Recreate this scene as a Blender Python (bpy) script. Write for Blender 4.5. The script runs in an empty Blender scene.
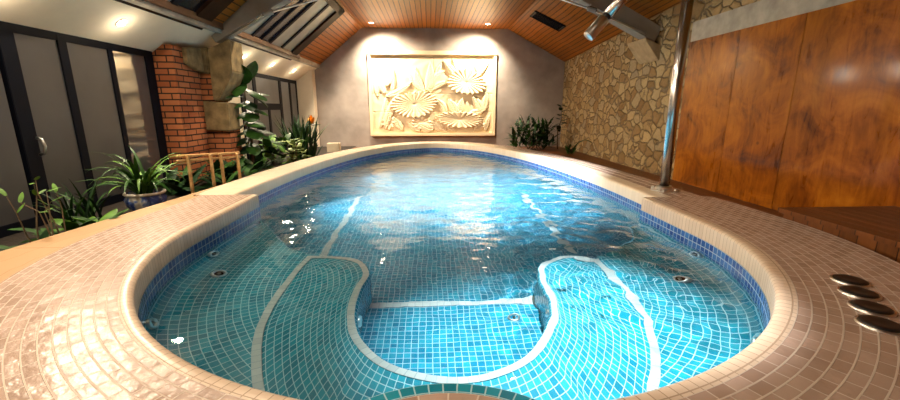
import bpy, bmesh, math, random
import numpy as np
from mathutils import Vector, Matrix, noise
random.seed(7)
S = bpy.context.scene
COL = S.collection
PI = math.pi

# ------------------------------------------------------------------ render look
S.view_settings.view_transform = 'Standard'
S.view_settings.look = 'None'
S.view_settings.gamma = 1
S.view_settings.exposure = 0.6
S.view_settings.use_curve_mapping = False
S.cycles.use_denoising = True
S.cycles.max_bounces = 10
S.cycles.transmission_bounces = 8
S.cycles.sample_clamp_indirect = 6
S.cycles.caustics_refractive = True
S.cycles.caustics_reflective = False
S.cycles.blur_glossy = 0.5

# ------------------------------------------------------------------ materials
def lin(c):
    return tuple((v / 12.92 if v <= .04045 else ((v + .055) / 1.055) ** 2.4) for v in c)
class N:
    def __init__(s, name):
        s.m = bpy.data.materials.new(name); s.m.use_nodes = True
        s.t = s.m.node_tree; s.b = s.t.nodes['Principled BSDF']; s.out = s.t.nodes['Material Output']
    def n(s, kind, **kw):
        nd = s.t.nodes.new(kind)
        for k, v in kw.items(): setattr(nd, k, v)
        return nd
    def l(s, a, b): s.t.links.new(a, b)
    def coord(s, which='Object', scale=(1, 1, 1), rot=(0, 0, 0), loc=(0, 0, 0)):
        tc = s.n('ShaderNodeTexCoord'); mp = s.n('ShaderNodeMapping')
        mp.inputs['Scale'].default_value = scale; mp.inputs['Rotation'].default_value = rot
        mp.inputs['Location'].default_value = loc
        s.l(tc.outputs[which], mp.inputs[0]); return mp.outputs[0]
    def noise(s, co, scale, detail=4, rough=.55, dist=0):
        nd = s.n('ShaderNodeTexNoise'); nd.inputs['Scale'].default_value = scale
        nd.inputs['Detail'].default_value = detail; nd.inputs['Roughness'].default_value = rough
        nd.inputs['Distortion'].default_value = dist
        s.l(co, nd.inputs['Vector']); return nd.outputs['Fac']
    def ramp(s, fac, stops):
        r = s.n('ShaderNodeValToRGB')
        e = r.color_ramp.elements
        while len(e) < len(stops): e.new(.5)
        for el, (p, c) in zip(e, stops):
            el.position = p; el.color = (*c[:3], 1)
        s.l(fac, r.inputs[0]); return r.outputs[0]
    def mix(s, fac, a, b, mode='MIX'):
        m = s.n('ShaderNodeMix', data_type='RGBA', blend_type=mode)
        if isinstance(fac, (int, float)): m.inputs[0].default_value = fac
        else: s.l(fac, m.inputs[0])
        for i, v in ((6, a), (7, b)):
            if isinstance(v, tuple): m.inputs[i].default_value = (*v[:3], 1)
            else: s.l(v, m.inputs[i])
        return m.outputs[2]
    def math(s, op, a, b=None):
        m = s.n('ShaderNodeMath', operation=op)
        for i, v in ((0, a), (1, b)):
            if v is None: continue
            if isinstance(v, (int, float)): m.inputs[i].default_value = v
            else: s.l(v, m.inputs[i])
        return m.outputs[0]
    def bump(s, h, strength=.4, dist=.01, prev=None):
        b = s.n('ShaderNodeBump'); b.inputs['Strength'].default_value = strength
        b.inputs['Distance'].default_value = dist; s.l(h, b.inputs['Height'])
        if prev is not None: s.l(prev, b.inputs['Normal'])
        s.l(b.outputs[0], s.b.inputs['Normal']); return b.outputs[0]
    def col(s, c):
        if isinstance(c, tuple): s.b.inputs['Base Color'].default_value = (*c[:3], 1)
        else: s.l(c, s.b.inputs['Base Color'])
        return s
    def rough(s, v):
        if isinstance(v, (int, float)): s.b.inputs['Roughness'].default_value = v
        else: s.l(v, s.b.inputs['Roughness'])
        return s
    def set(s, **kw):
        for k, v in kw.items(): s.b.inputs[k.replace('_', ' ')].default_value = v
        return s

def plain(name, c, r=.5, metal=0, var=.12, scale=6, bump=0):
    m = N(name); co = m.coord()
    f = m.noise(co, scale)
    lo = tuple(v * (1 - var) for v in c); hi = tuple(min(1, v * (1 + var)) for v in c)
    m.col(m.ramp(f, [(.3, lo), (.7, hi)])).rough(r).set(Metallic=metal)
    if bump: m.bump(f, bump, .01)
    return m.m

def mosaic(name, c1, c2, mortar, w, h, ms=.004, r=.2, offset=0, dirt=None, bump=.35, wob=.25):
    """tiles laid in the surface's own UV metres"""
    m = N(name); co = m.coord('UV')
    br = m.n('ShaderNodeTexBrick', offset=offset, offset_frequency=2)
    br.inputs['Scale'].default_value = 1; br.inputs['Brick Width'].default_value = w
    br.inputs['Row Height'].default_value = h; br.inputs['Mortar Size'].default_value = ms
    br.inputs['Mortar Smooth'].default_value = .25; br.inputs['Bias'].default_value = 0
    br.inputs['Color1'].default_value = (*c1, 1); br.inputs['Color2'].default_value = (*c2, 1)
    br.inputs['Mortar'].default_value = (*mortar, 1)
    m.l(co, br.inputs['Vector'])
    c = br.outputs['Color']
    if dirt:
        c = m.mix(m.math('MULTIPLY', m.noise(co, 2.2), .5), c, dirt, 'MULTIPLY')
    m.col(c)
    m.rough(m.math('ADD', m.math('MULTIPLY', br.outputs['Fac'], .4), r))
    inv = m.math('SUBTRACT', 1.0, br.outputs['Fac'])
    tilt = m.math('ADD', inv, m.math('MULTIPLY', m.noise(co, 9), wob))
    m.bump(tilt, bump, .006)
    return m.m

M = {}
M['teal'] = mosaic('teal_mosaic', (.003, .145, .23), (.010, .245, .345), (.27, .48, .56), .052, .052, .0030, .25)
M['teal_floor'] = mosaic('teal_floor_mosaic', (.003, .125, .23), (.009, .215, .335), (.20, .38, .48), .052, .052, .0030, .25)
M['blue_band'] = mosaic('blue_band_mosaic', (.012, .05, .24), (.045, .16, .44), (.30, .40, .54), .060, .060, .004, .18)
M['white_trim'] = mosaic('white_trim_mosaic', (.30, .36, .38), (.38, .44, .46), (.24, .31, .35), .062, .062, .003, .3)
M['coping'] = mosaic('cream_coping', (.74, .62, .47), (.80, .68, .53), (.55, .43, .31), .085, .16, .0025, .22, dirt=(.85, .78, .7), bump=.2)
M['rim_tiles'] = mosaic('tan_rim_tiles', (.56, .43, .32), (.66, .53, .41), (.36, .26, .18), .05, .2, .0028, .3, dirt=(.85, .78, .7), bump=.3)
M['surround'] = mosaic('brown_surround_mosaic', (.34, .235, .18), (.47, .345, .28), (.58, .48, .40), .115, .052, .0036, .27, offset=.5, dirt=(.8, .74, .7), bump=.75, wob=2.6)
M['terrace'] = mosaic('tan_terrace_slabs', (.42, .26, .13), (.47, .30, .16), (.30, .18, .09), 1.2, .45, .004, .4, dirt=(.8, .7, .6), bump=.1)
M['plaster'] = plain('grey_plaster', (.32, .28, .25), .8, var=.28, scale=1.3, bump=.15)
M['white'] = plain('white_paint', (.82, .72, .55), .7, var=.03)
M['concrete'] = plain('grey_concrete', (.40, .36, .29), .8, var=.3, scale=4, bump=.5)
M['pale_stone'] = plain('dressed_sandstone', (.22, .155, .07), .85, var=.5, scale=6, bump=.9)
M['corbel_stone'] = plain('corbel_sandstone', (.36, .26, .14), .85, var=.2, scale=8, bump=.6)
M['relief'] = plain('cream_carved_stone', (.80, .66, .43), .65, var=.05, scale=4)
M['dark_metal'] = plain('dark_frame_metal', (.004, .005, .010), .6, var=.1); M['dark_metal'].node_tree.nodes['Principled BSDF'].inputs['Specular IOR Level'].default_value = .12
M['dark_wood'] = plain('dark_brown_wood', (.022, .009, .004), .55, var=.3)
M['dark_wood'].node_tree.nodes['Principled BSDF'].inputs['Specular IOR Level'].default_value = .1
M['grey_metal'] = plain('grey_painted_beam', (.27, .25, .22), .7, var=.15, scale=3)
M['chrome'] = plain('polished_steel', (.62, .61, .60), .22, metal=1, var=.04)
M['brushed'] = plain('satin_steel', (.75, .73, .70), .3, metal=1, var=.04)
M['black'] = plain('black_plastic', (.006, .006, .006), .4)
M['soil'] = plain('dark_soil', (.02, .013, .008), .95, var=.5, scale=20, bump=.8)
M['bamboo'] = plain('bamboo_cane', (.42, .24, .09), .5, var=.3, scale=12)
M['trunk'] = plain('brown_stem', (.10, .07, .04), .8, var=.3, scale=14)
M['green'] = plain('mid_green_leaf', (.019, .062, .009), .5, var=.5, scale=9)
M['dark_green'] = plain('dark_green_leaf', (.006, .024, .006), .5, var=.5, scale=9)
M['bright_green'] = plain('fresh_green_leaf', (.075, .17, .02), .5, var=.4, scale=9)
M['pale_green'] = plain('variegated_leaf', (.22, .28, .09), .5, var=.7, scale=25)
M['orange'] = plain('orange_petal', (.85, .33, .02), .5, var=.15)
M['glazed_white'] = plain('white_glaze', (.55, .52, .45), .2, var=.1)

for k_ in ('green', 'dark_green', 'bright_green', 'pale_green'):
    M[k_].node_tree.nodes['Principled BSDF'].inputs['Specular IOR Level'].default_value = .2

def glazed_pot():
    m = N('blue_white_glaze'); co = m.coord('Object', (1, 1, 1))
    f = m.noise(co, 7, 3, .6, .6)
    m.col(m.ramp(f, [(.42, (.02, .05, .22)), (.50, (.10, .16, .36)), (.58, (.50, .50, .46))])).rough(.15)
    return m.m
M['pot'] = glazed_pot()

def planks(name, base, w, gap=.012):
    """boards along Y; UV u runs across the boards"""
    m = N(name); co = m.coord('UV')
    sep = m.n('ShaderNodeSeparateXYZ'); m.l(co, sep.inputs[0])
    x = m.math('DIVIDE', sep.outputs[0], w)
    fr = m.math('FRACT', x); fl = m.math('FLOOR', x)
    wn = m.n('ShaderNodeTexWhiteNoise', noise_dimensions='1D'); m.l(fl, wn.inputs['W'])
    co2 = m.coord('UV', (14, .7, 1))
    g = m.noise(co2, 1.6, 5, .6, .8)
    mixf = m.math('ADD', m.math('MULTIPLY', g, .75), m.math('MULTIPLY', wn.outputs[0], .35))
    c = m.ramp(mixf, [(.25, tuple(v * .62 for v in base)), (.55, base), (.85, tuple(v * 1.35 for v in base))])
    groove = m.math('LESS_THAN', m.math('ABSOLUTE', m.math('SUBTRACT', fr, .5)), .5 - gap / w)
    c = m.mix(groove, tuple(v * .18 for v in base), c)
    m.col(c).rough(.4); m.b.inputs['Specular IOR Level'].default_value = .2; m.bump(groove, .6, .008); return m.m
M['planks'] = planks('varnished_ceiling_boards', (.31, .100, .010), .13)
M['deck'] = planks('dark_deck_boards', (.14, .046, .011), .14, .004)

def veneer(name, off):
    m = N(name); co = m.coord('Object', (1, 1, 1), loc=(0, off * 3.7, off))
    co2 = m.coord('Object', (1, 1.0, .22), loc=(0, off * 3.7, off))
    big = m.noise(co, 1.9, 4, .6, .9)
    fine = m.noise(co2, 9, 6, .6, 1.5)
    kn = m.n('ShaderNodeTexVoronoi'); kn.inputs['Scale'].default_value = 1.9; m.l(co, kn.inputs['Vector'])
    f = m.math('ADD', m.math('MULTIPLY', big, .75), m.math('MULTIPLY', fine, .35))
    c = m.ramp(f, [(.38, (.07, .014, .001)), (.50, (.22, .058, .003)), (.64, (.36, .112, .006)), (.80, (.48, .175, .012))])
    kf = m.math('LESS_THAN', kn.outputs['Distance'], .05)
    c = m.mix(m.math('MULTIPLY', kf, .55), c, (.05, .014, .003))
    m.col(c); m.rough(m.math('ADD', m.math('MULTIPLY', fine, .15), .22)); m.bump(fine, .08, .005)
    m.set(Coat_Weight=.22, Coat_Roughness=.12); m.b.inputs['Specular IOR Level'].default_value = .15
    return m.m
for i in range(4): M['veneer%d' % i] = veneer('burl_veneer_%s' % 'abcd'[i], i * 1.3)

def rubble():
    m = N('rubble_stone'); co = m.coord('Object', (1, 1.0, 1.3))
    nz = m.n('ShaderNodeTexNoise'); nz.inputs['Scale'].default_value = 3.2; nz.inputs['Detail'].default_value = 4
    m.l(co, nz.inputs['Vector'])
    warp = m.n('ShaderNodeMix', data_type='VECTOR'); warp.inputs[0].default_value = .24
    m.l(co, warp.inputs[4]); m.l(nz.outputs['Color'], warp.inputs[5])
    v = warp.outputs[1]
    ve = m.n('ShaderNodeTexVoronoi', feature='DISTANCE_TO_EDGE'); ve.inputs['Scale'].default_value = 4.8; m.l(v, ve.inputs['Vector'])
    vc = m.n('ShaderNodeTexVoronoi'); vc.inputs['Scale'].default_value = 4.8; m.l(v, vc.inputs['Vector'])
    sep = m.n('ShaderNodeSeparateColor'); m.l(vc.outputs['Color'], sep.inputs[0])
    stone = m.ramp(sep.outputs[0], [(0, (.27, .155, .055)), (.35, (.44, .30, .13)), (.65, (.55, .40, .19)), (1, (.36, .28, .17))])
    gr = m.noise(co, 16, 5, .65)
    stone = m.mix(m.math('MULTIPLY', gr, .7), stone, (.38, .33, .27), 'MULTIPLY')
    joint = m.ramp(ve.outputs['Distance'], [(.012, (0, 0, 0)), (.055, (1, 1, 1))])
    c = m.mix(joint, (.17, .12, .065), stone)
    m.col(c).rough(.9)
    h = m.ramp(ve.outputs['Distance'], [(0, (0, 0, 0)), (.09, (.8, .8, .8)), (.3, (1, 1, 1))])
    hh = m.math('ADD', h, m.math('MULTIPLY', gr, .35))
    m.bump(hh, 1.0, .05); return m.m
M['rubble'] = rubble()

def brick():
    m = N('red_brick'); co = m.coord('UV')
    br = m.n('ShaderNodeTexBrick', offset=.5); br.inputs['Scale'].default_value = 1
    br.inputs['Brick Width'].default_value = .30; br.inputs['Row Height'].default_value = .094
    br.inputs['Mortar Size'].default_value = .011; br.inputs['Mortar Smooth'].default_value = .2
    br.inputs['Color1'].default_value = (.38, .11, .035, 1); br.inputs['Color2'].default_value = (.52, .19, .07, 1)
    br.inputs['Mortar'].default_value = (.03, .018, .012, 1); m.l(co, br.inputs['Vector'])
    c = m.mix(m.math('MULTIPLY', m.noise(co, 12), .6), br.outputs['Color'], (.7, .55, .5), 'MULTIPLY')
    m.col(c).rough(.85); m.bump(m.math('SUBTRACT', 1.0, br.outputs['Fac']), .9, .02); return m.m
M['brick'] = brick()

def frosted(name, c, streak=False):
    m = N(name); co = m.coord('Object')
    f = m.noise(co, 1.4, 3)
    cc = m.ramp(f, [(.3, tuple(v * .8 for v in c)), (.7, tuple(v * 1.15 for v in c))])
    m.col(cc).rough(.38).set(Transmission_Weight=.15)
    return m.m
M['frost'] = frosted('frosted_glass', (.075, .075, .078))
M['clear'] = plain('clear_dark_glass', (.07, .07, .075), .06, var=.05); M['clear'].node_tree.nodes['Principled BSDF'].inputs['IOR'].default_value = 1.9
M['frost_pale'] = frosted('pale_frosted_glass', (.15, .155, .16))
M['sky_glass'] = frosted('skylight_glass', (.42, .44, .40))
M['night_glass'] = plain('dark_skylight_glass', (.012, .016, .03), .2)

def emis(name, c, e):
    m = N(name); m.col(c).set(Emission_Strength=e); m.b.inputs['Emission Color'].default_value = (*c, 1); return m.m
M['lamp'] = emis('lamp_glow', (1, .86, .64), 60)

def water():
    m = N('pool_water'); co = m.coord('Object', (1, 1.25, 1))
    a = m.noise(co, 6, 2, .5, .3)
    geo = m.n('ShaderNodeNewGeometry'); sep = m.n('ShaderNodeSeparateXYZ'); m.l(geo.outputs['Position'], sep.inputs[0])
    mr = m.n('ShaderNodeMapRange'); mr.inputs[1].default_value = 2; mr.inputs[2].default_value = 8
    mr.inputs[3].default_value = .12; mr.inputs[4].default_value = 1
    m.l(sep.outputs[1], mr.inputs[0])
    m.col((.80, .96, .98)).rough(0.0).set(Transmission_Weight=1, IOR=1.33)
    m.bump(m.math('MULTIPLY', a, mr.outputs[0]), .22, .03)
    return m.m
M['water'] = water()

# ------------------------------------------------------------------ object helpers
def tag(o, label=None, cat=None, group=None, kind=None):
    for k, v in (('label', label), ('category', cat), ('group', group), ('kind', kind)):
        if v: o[k] = v
    return o
def empty(name, loc=(0, 0, 0), rz=0):
    o = bpy.data.objects.new(name, None); o.empty_display_size = .1
    o.location = loc; o.rotation_euler = (0, 0, rz); COL.objects.link(o); return o
def obj(name, verts, faces, mat, parent=None, uvs=None, smooth=False):
    me = bpy.data.meshes.new(name)
    me.from_pydata([tuple(v) for v in verts], [], faces)
    if uvs is not None:
        lay = me.uv_layers.new(name='UVMap')
        for lp in me.loops: lay.data[lp.index].uv = uvs[lp.vertex_index]
    me.materials.append(mat)
    if smooth:
        for p in me.polygons: p.use_smooth = True
    me.update()
    o = bpy.data.objects.new(name, me); COL.objects.link(o)
    if parent is not None: o.parent = parent
    return o
class MB:
    def __init__(s): s.v = []; s.f = []; s.uv = []
    def add(s, vs, fs, uv=None):
        b = len(s.v); s.v += [Vector(v) for v in vs]; s.f += [[i + b for i in f] for f in fs]
        s.uv += (uv if uv is not None else [(0, 0)] * len(vs)); return s
    def quad(s, a, b, c, d, uv=None): return s.add([a, b, c, d], [(0, 1, 2, 3)], uv)
    def box(s, lo, hi, bev=0):
        """box with each face its own corners, UV in metres; bevelled edges if asked"""
        bm = bmesh.new(); bmesh.ops.create_cube(bm, size=1)
        c = (Vector(lo) + Vector(hi)) / 2; d = Vector(hi) - Vector(lo)
        for v in bm.verts: v.co = Vector((v.co.x * d.x, v.co.y * d.y, v.co.z * d.z)) + c
        if bev: bmesh.ops.bevel(bm, geom=list(bm.edges), offset=bev, segments=2, affect='EDGES')
        return s.take(bm)
    def take(s, bm):
        bm.normal_update()
        for f in bm.faces:
            n = f.normal; ax = max(range(3), key=lambda i: abs(n[i]))
            vs = [v.co.copy() for v in f.verts]
            uv = [((v.y, v.z), (v.x, v.z), (v.x, v.y))[ax] for v in vs]
            s.add(vs, [list(range(len(vs)))], uv)
        bm.free(); return s
    def prism(s, poly, d, bev=0):
        """polygon (list of 3-D points in a plane) extruded by vector d"""
        bm = bmesh.new(); f = bm.faces.new([bm.verts.new(p) for p in poly])
        r = bmesh.ops.extrude_face_region(bm, geom=[f])
        for v in [g for g in r['geom'] if isinstance(g, bmesh.types.BMVert)]: v.co += Vector(d)
        bmesh.ops.recalc_face_normals(bm, faces=list(bm.faces))
        if bev: bmesh.ops.bevel(bm, geom=list(bm.edges), offset=bev, segments=2, affect='EDGES')
        return s.take(bm)
    def tube(s, pts, rad, n=12, cap=True):
        pts = [Vector(p) for p in pts]
        rads = rad if isinstance(rad, (list, tuple)) else [rad] * len(pts)
        rings = []; up = None
        for i, p in enumerate(pts):
            t = (pts[min(i + 1, len(pts) - 1)] - pts[max(i - 1, 0)]).normalized()
            if up is None: up = t.orthogonal().normalized()
            up = (up - t * up.dot(t)).normalized(); side = t.cross(up)
            rings.append([p + (up * math.cos(2 * PI * k / n) + side * math.sin(2 * PI * k / n)) * rads[i] for k in range(n)])
        vs = [v for r in rings for v in r]; fs = []
        for i in range(len(pts) - 1):
            for k in range(n):
                fs.append([i * n + k, i * n + (k + 1) % n, (i + 1) * n + (k + 1) % n, (i + 1) * n + k])
        if cap: fs += [list(range(n))[::-1], [(len(pts) - 1) * n + k for k in range(n)]]
        return s.add(vs, fs)
    def lathe(s, prof, c=(0, 0, 0), n=24):
        vs = []; fs = []
        for r, z in prof:
            for k in range(n): vs.append((c[0] + r * math.cos(2 * PI * k / n), c[1] + r * math.sin(2 * PI * k / n), c[2] + z))
        for i in range(len(prof) - 1):
            for k in range(n): fs.append([i * n + k, i * n + (k + 1) % n, (i + 1) * n + (k + 1) % n, (i + 1) * n + k])
        return s.add(vs, fs)
    def build(s, name, mat, parent=None, smooth=False):
        return obj(name, s.v, s.f, mat, parent, s.uv, smooth)
def struct(o): o['kind'] = 'structure'; return o

def poly_smooth(pts, n):
    """Catmull-Rom through 2-D points, resampled to n points at equal arc length"""
    p = [Vector((a[0], a[1], 0)) for a in pts]; p = [p[0] * 2 - p[1]] + p + [p[-1] * 2 - p[-2]]
    out = []
    for i in range(1, len(p) - 2):
        for k in range(16):
            t = k / 16
            a, b, c, d = p[i - 1:i + 3]
            out.append(.5 * ((2 * b) + (c - a) * t + (2 * a - 5 * b + 4 * c - d) * t * t + (3 * b - a - 3 * c + d) * t ** 3))
    out.append(p[-2]); return resample(out, n)
def resample(out, n):
    out = [Vector((q[0], q[1], 0)) for q in out]
    L = [0]
    for a, b in zip(out, out[1:]): L.append(L[-1] + (b - a).length)
    res = []; j = 0
    for i in range(n):
        t = L[-1] * i / (n - 1)
        while j < len(L) - 2 and L[j + 1] < t: j += 1
        f = (t - L[j]) / max(1e-9, L[j + 1] - L[j]); q = out[j].lerp(out[j + 1], f); res.append((q.x, q.y))
    return res
def normals2(c):
    out = []
    for i in range(len(c)):
        a = Vector(c[max(i - 1, 0)]); b = Vector(c[min(i + 1, len(c) - 1)]); t = (b - a).normalized(); out.append(Vector((-t.y, t.x)))
    return out
def loft(rows, mat, name, parent, ref=None, smooth=True):
    """rows: list of equal-length lists of 3-D points; UV u along a row, v across, in metres"""
    n = len(rows[0]); ref = ref if ref is not None else len(rows) // 2
    u = [0]
    for a, b in zip(rows[ref], rows[ref][1:]): u.append(u[-1] + (Vector(b) - Vector(a)).length)
    v = [0]
    for r0, r1 in zip(rows, rows[1:]): v.append(v[-1] + sum((Vector(a) - Vector(b)).length for a, b in zip(r0, r1)) / n)
    vs = [p for r in rows for p in r]; uv = [(u[i], v[j]) for j in range(len(rows)) for i in range(n)]
    fs = [[j * n + i, j * n + i + 1, (j + 1) * n + i + 1, (j + 1) * n + i] for j in range(len(rows) - 1) for i in range(n - 1)]
    return obj(name, vs, fs, mat, parent, uv, smooth)

# ------------------------------------------------------------------ room measures (metres)
XL, XR, YF, YB = -4.25, 4.5, 13.8, -3.0
RZ = 3.5; RL, RR = -2.16, 2.56            # flat ceiling height and its two edges
EL = (-3.70, 2.24)                        # left eave (x, z)
SO = (-3.64, 2.26); SI = (XL, 1.83)       # soffit outer / inner edge
ZD = -.30; ZW = -.25
def eave_r(y): return 2.49 + .055 * (YF - max(y, 4))

# floors
fl = MB()
def rim_x(y): # the pool rim's outer face on the right
    if y < 1.0: return 2.0
    if y < 4.3: return 2.75 + .2 * min(1, (y - 1) / 2)
    return .12 + 2.85 * math.sqrt(max(0, 1 - ((max(y, 4.85) - 4.85) / 7.4) ** 2))
fy = [YB + (12.25 - YB) * i / 90 for i in range(91)]
for a, b in zip(fy, fy[1:]):
    p, q = rim_x(a), rim_x(b); fl.quad((p, a, ZD), (XR, a, ZD), (XR, b, ZD), (q, b, ZD), [(p, a), (XR, a), (XR, b), (q, b)])
    if b > 9: fl.quad((-3.2, a, ZD), (.24 - p, a, ZD), (.24 - q, b, ZD), (-3.2, b, ZD), [(-3.2, a), (.24 - p, a), (.24 - q, b), (-3.2, b)])
fl.quad((-3.2, 12.25, ZD), (XR, 12.25, ZD), (XR, YF, ZD), (-3.2, YF, ZD), [(-3.2, 12.25), (XR, 12.25), (XR, YF), (-3.2, YF)])
struct(fl.build('floor', M['deck']))

# walls
w = MB()
w.add([(XL, YF, ZD), (XR, YF, ZD), (XR, YF, 2.49), (RR, YF, RZ + .03), (RL, YF, RZ + .03), (EL[0], YF, EL[1]), (XL, YF, 1.8)], [(0, 1, 2, 3, 4, 5, 6)])
struct(w.build('wall_back', M['plaster']))
w = MB(); n = 40
ys = [7.1 + (YF - 7.1) * i / n for i in range(n + 1)]
for a, b in zip(ys, ys[1:]): w.quad((XR, b, ZD), (XR, a, ZD), (XR, a, eave_r(a) + .05), (XR, b, eave_r(b) + .05))
ys = [YB + (7.1 - YB) * i / n for i in range(n + 1)]
for a, b in zip(ys, ys[1:]): w.quad((XR, b, 2.40), (XR, a, 2.40), (XR, a, eave_r(a) + .05), (XR, b, eave_r(b) + .05))
struct(w.build('wall_right', M['rubble']))
w = MB(); w.box((XR - .015, YB, 2.10), (XR + .25, 7.1, 2.42))
struct(w.build('trim_1', M['concrete']))                                  # lintel over the wooden panels
w = MB(); w.quad((XL, YB, ZD), (XR, YB, ZD), (XR, YB, 3.6), (XL, YB, 3.6)); struct(w.build('wall_front', M['plaster']))
w = MB(); w.box((XL - .1, 13.45, ZD), (-3.73, YF - .003, 2.2)); struct(w.build('trim_2', M['white']))   # white pilaster at the far left corner
# left wall pieces between / around the glazing
w = MB()
w.box((XL - .15, 7.3, ZD), (XL - .02, 9.52, 1.9)); w.box((XL - .15, YB, 1.84), (XL, YF, 2.0))
w.box((XL - .15, YB, ZD), (XL - .02, 3.2, 1.84)); w.box((XL - .15, 6.6, ZD), (XL - .02, 7.3, 1.9)); w.box((XL - .15, YB, ZD - .02), (XL, YF, -.24))
struct(w.build('wall_left', M['white']))

# ceiling: flat boarded strip, right slope, left slope around the skylights, soffit
def slab(name, quads, mat):
    m = MB()
    for q, uv in quads: m.quad(*q, uv)
    return struct(m.build(name, mat))
sl = math.hypot(XR - RR, 1.0); sll = math.hypot(RL - EL[0], RZ - EL[1])
q = [(((RL, YB, RZ), (RL, YF, RZ), (RR, YF, RZ), (RR, YB, RZ)), [(0, YB), (0, YF), (RR - RL, YF), (RR - RL, YB)])]
ny = 12
for i in range(ny):
    a = YB + (YF - YB) * i / ny; b = YB + (YF - YB) * (i + 1) / ny
    q.append((((RR, a, RZ), (RR, b, RZ), (XR, b, eave_r(b)), (XR, a, eave_r(a))), [(5, a), (5, b), (5 + sl, b), (5 + sl, a)]))
SK = [(4.6, 7.1), (7.9, 11.35)]
for a, b in ((YB, SK[0][0]), (SK[0][1], SK[1][0]), (SK[1][1], YF)):
    q.append((((RL, a, RZ), (EL[0], a, EL[1]), (EL[0], b, EL[1]), (RL, b, RZ)), [(10, a), (10 + sll, a), (10 + sll, b), (10, b)]))
slab('ceiling', q, M['planks'])
m = MB(); m.box((RL - .03, YB, RZ - .025), (RL + .03, YF - .01, RZ + .03)); struct(m.build('trim_3', plain('pale_edge_board', (.42, .22, .08), .4)))
m = MB()
m.prism([(SI[0], YB, SI[1]), (SO[0], YB, SO[1]), (SO[0], YB, SO[1] + .05), (SI[0], YB, SI[1] + .05)], (0, YF - YB - .004, 0))
struct(m.build('trim_4', M['white']))                                    # sloping white soffit
m = MB(); m.box((SO[0], YB, SO[1] - .01), (SO[0] + .10, YF - .005, SO[1] + .13)); struct(m.build('trim_5', M['concrete']))

# skylights
def on_slope(x, y, lift=0): # point on the left slope
    t = (x - EL[0]) / (RL - EL[0]); return Vector((x, y, EL[1] + t * (RZ - EL[1]) + lift))
def slope_bar(m, y0, y1, x0, x1, lo, hi):
    a, b = on_slope(x0, y0), on_slope(x1, y0); c, d = on_slope(x1, y1), on_slope(x0, y1)
    m.prism([a + Vector((0, 0, lo)), b + Vector((0, 0, lo)), c + Vector((0, 0, lo)), d + Vector((0, 0, lo))], (0, 0, hi - lo))
XA, XB2 = -3.62, RL - .03
def skylight(y0, y1, panes, bars, lab):
    t = empty('skylight', on_slope(-2.9, (y0 + y1) / 2)); tag(t, lab, 'skylight', 'roof skylights')
    inv = Matrix.Translation(-t.location)
    def done(m, name, mat):
        m.v = [v - t.location for v in m.v]; return m.build(name, mat, t)
    m = MB()
    slope_bar(m, y0, y0 + .10, XA, XB2, -.05, .06); slope_bar(m, y1 - .42, y1, XA, XB2, -.05, .06)
    slope_bar(m, y0, y1, XA - .05, XA + .09, -.04, .06); slope_bar(m, y0, y1, XB2 - .12, XB2, -.05, .06)
    done(m, 'frame', M['dark_wood'])
    for a, b in bars:
        m = MB(); slope_bar(m, a, b, XA, XB2, -.02, .05); done(m, 'glazing_bar', M['dark_metal'])
    for a, b, k in panes:
        m = MB(); slope_bar(m, a, b, XA, XB2, .02, .04); done(m, 'pane', M[k])
    return t
skylight(*SK[1], [(8.0, 8.62, 'sky_glass'), (8.66, 9.50, 'night_glass'), (9.56, 10.22, 'sky_glass'), (10.30, 10.95, 'sky_glass')],
         [(8.60, 8.68), (9.05, 9.10), (9.48, 9.58), (10.21, 10.31)], 'long skylight with pale and black panes beyond the left roof beam')
skylight(*SK[0], [(4.7, 5.4, 'night_glass'), (5.5, 6.1, 'sky_glass'), (6.2, 6.75, 'night_glass')], [(5.38, 5.52), (6.08, 6.22)],
         'skylight nearer the viewer, in front of the left roof beam')
# eave rail of the skylight
m = MB(); m.box((-3.56, 4.4, 2.30), (-3.50, 11.6, 2.40)); tag(m.build('eave_rail', plain('brown_eave_rail', (.10, .04, .015), .5)), 'narrow brown rail along the lower edge of the skylights', 'rail')

# ceiling vent on the right slope
def on_right(x, y, dz=0):
    t = (x - RR) / (XR - RR); return Vector((x, y, RZ + t * (eave_r(y) - RZ) + dz))
t = empty('ceiling_vent', on_right(3.12, 11.2)); tag(t, 'black slot vent in the boarded ceiling slope above the stone wall', 'vent')
def off(m, t): m.v = [v - t.location for v in m.v]; return m
m = MB(); a, b, c, d = on_right(2.72, 10.93), on_right(3.52, 10.93), on_right(3.52, 11.47), on_right(2.72, 11.47)
m.prism([p + Vector((0, 0, -.02)) for p in (a, b, c, d)], (0, 0, .015)); off(m, t).build('grille', M['black'], t)
m = MB()
for p, r in ((a, b), (b, c), (c, d), (d, a)): m.tube([p + Vector((0, 0, -.015)), r + Vector((0, 0, -.015))], .022, 6)
off(m, t).build('rim', M['dark_metal'], t)
for k in range(6):
    y = 10.99 + k * .084; m = MB(); p, r = on_right(2.76, y, -.028), on_right(3.48, y, -.028); m.tube([p, r], .012, 6); off(m, t).build('slat', M['dark_metal'], t)

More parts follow.
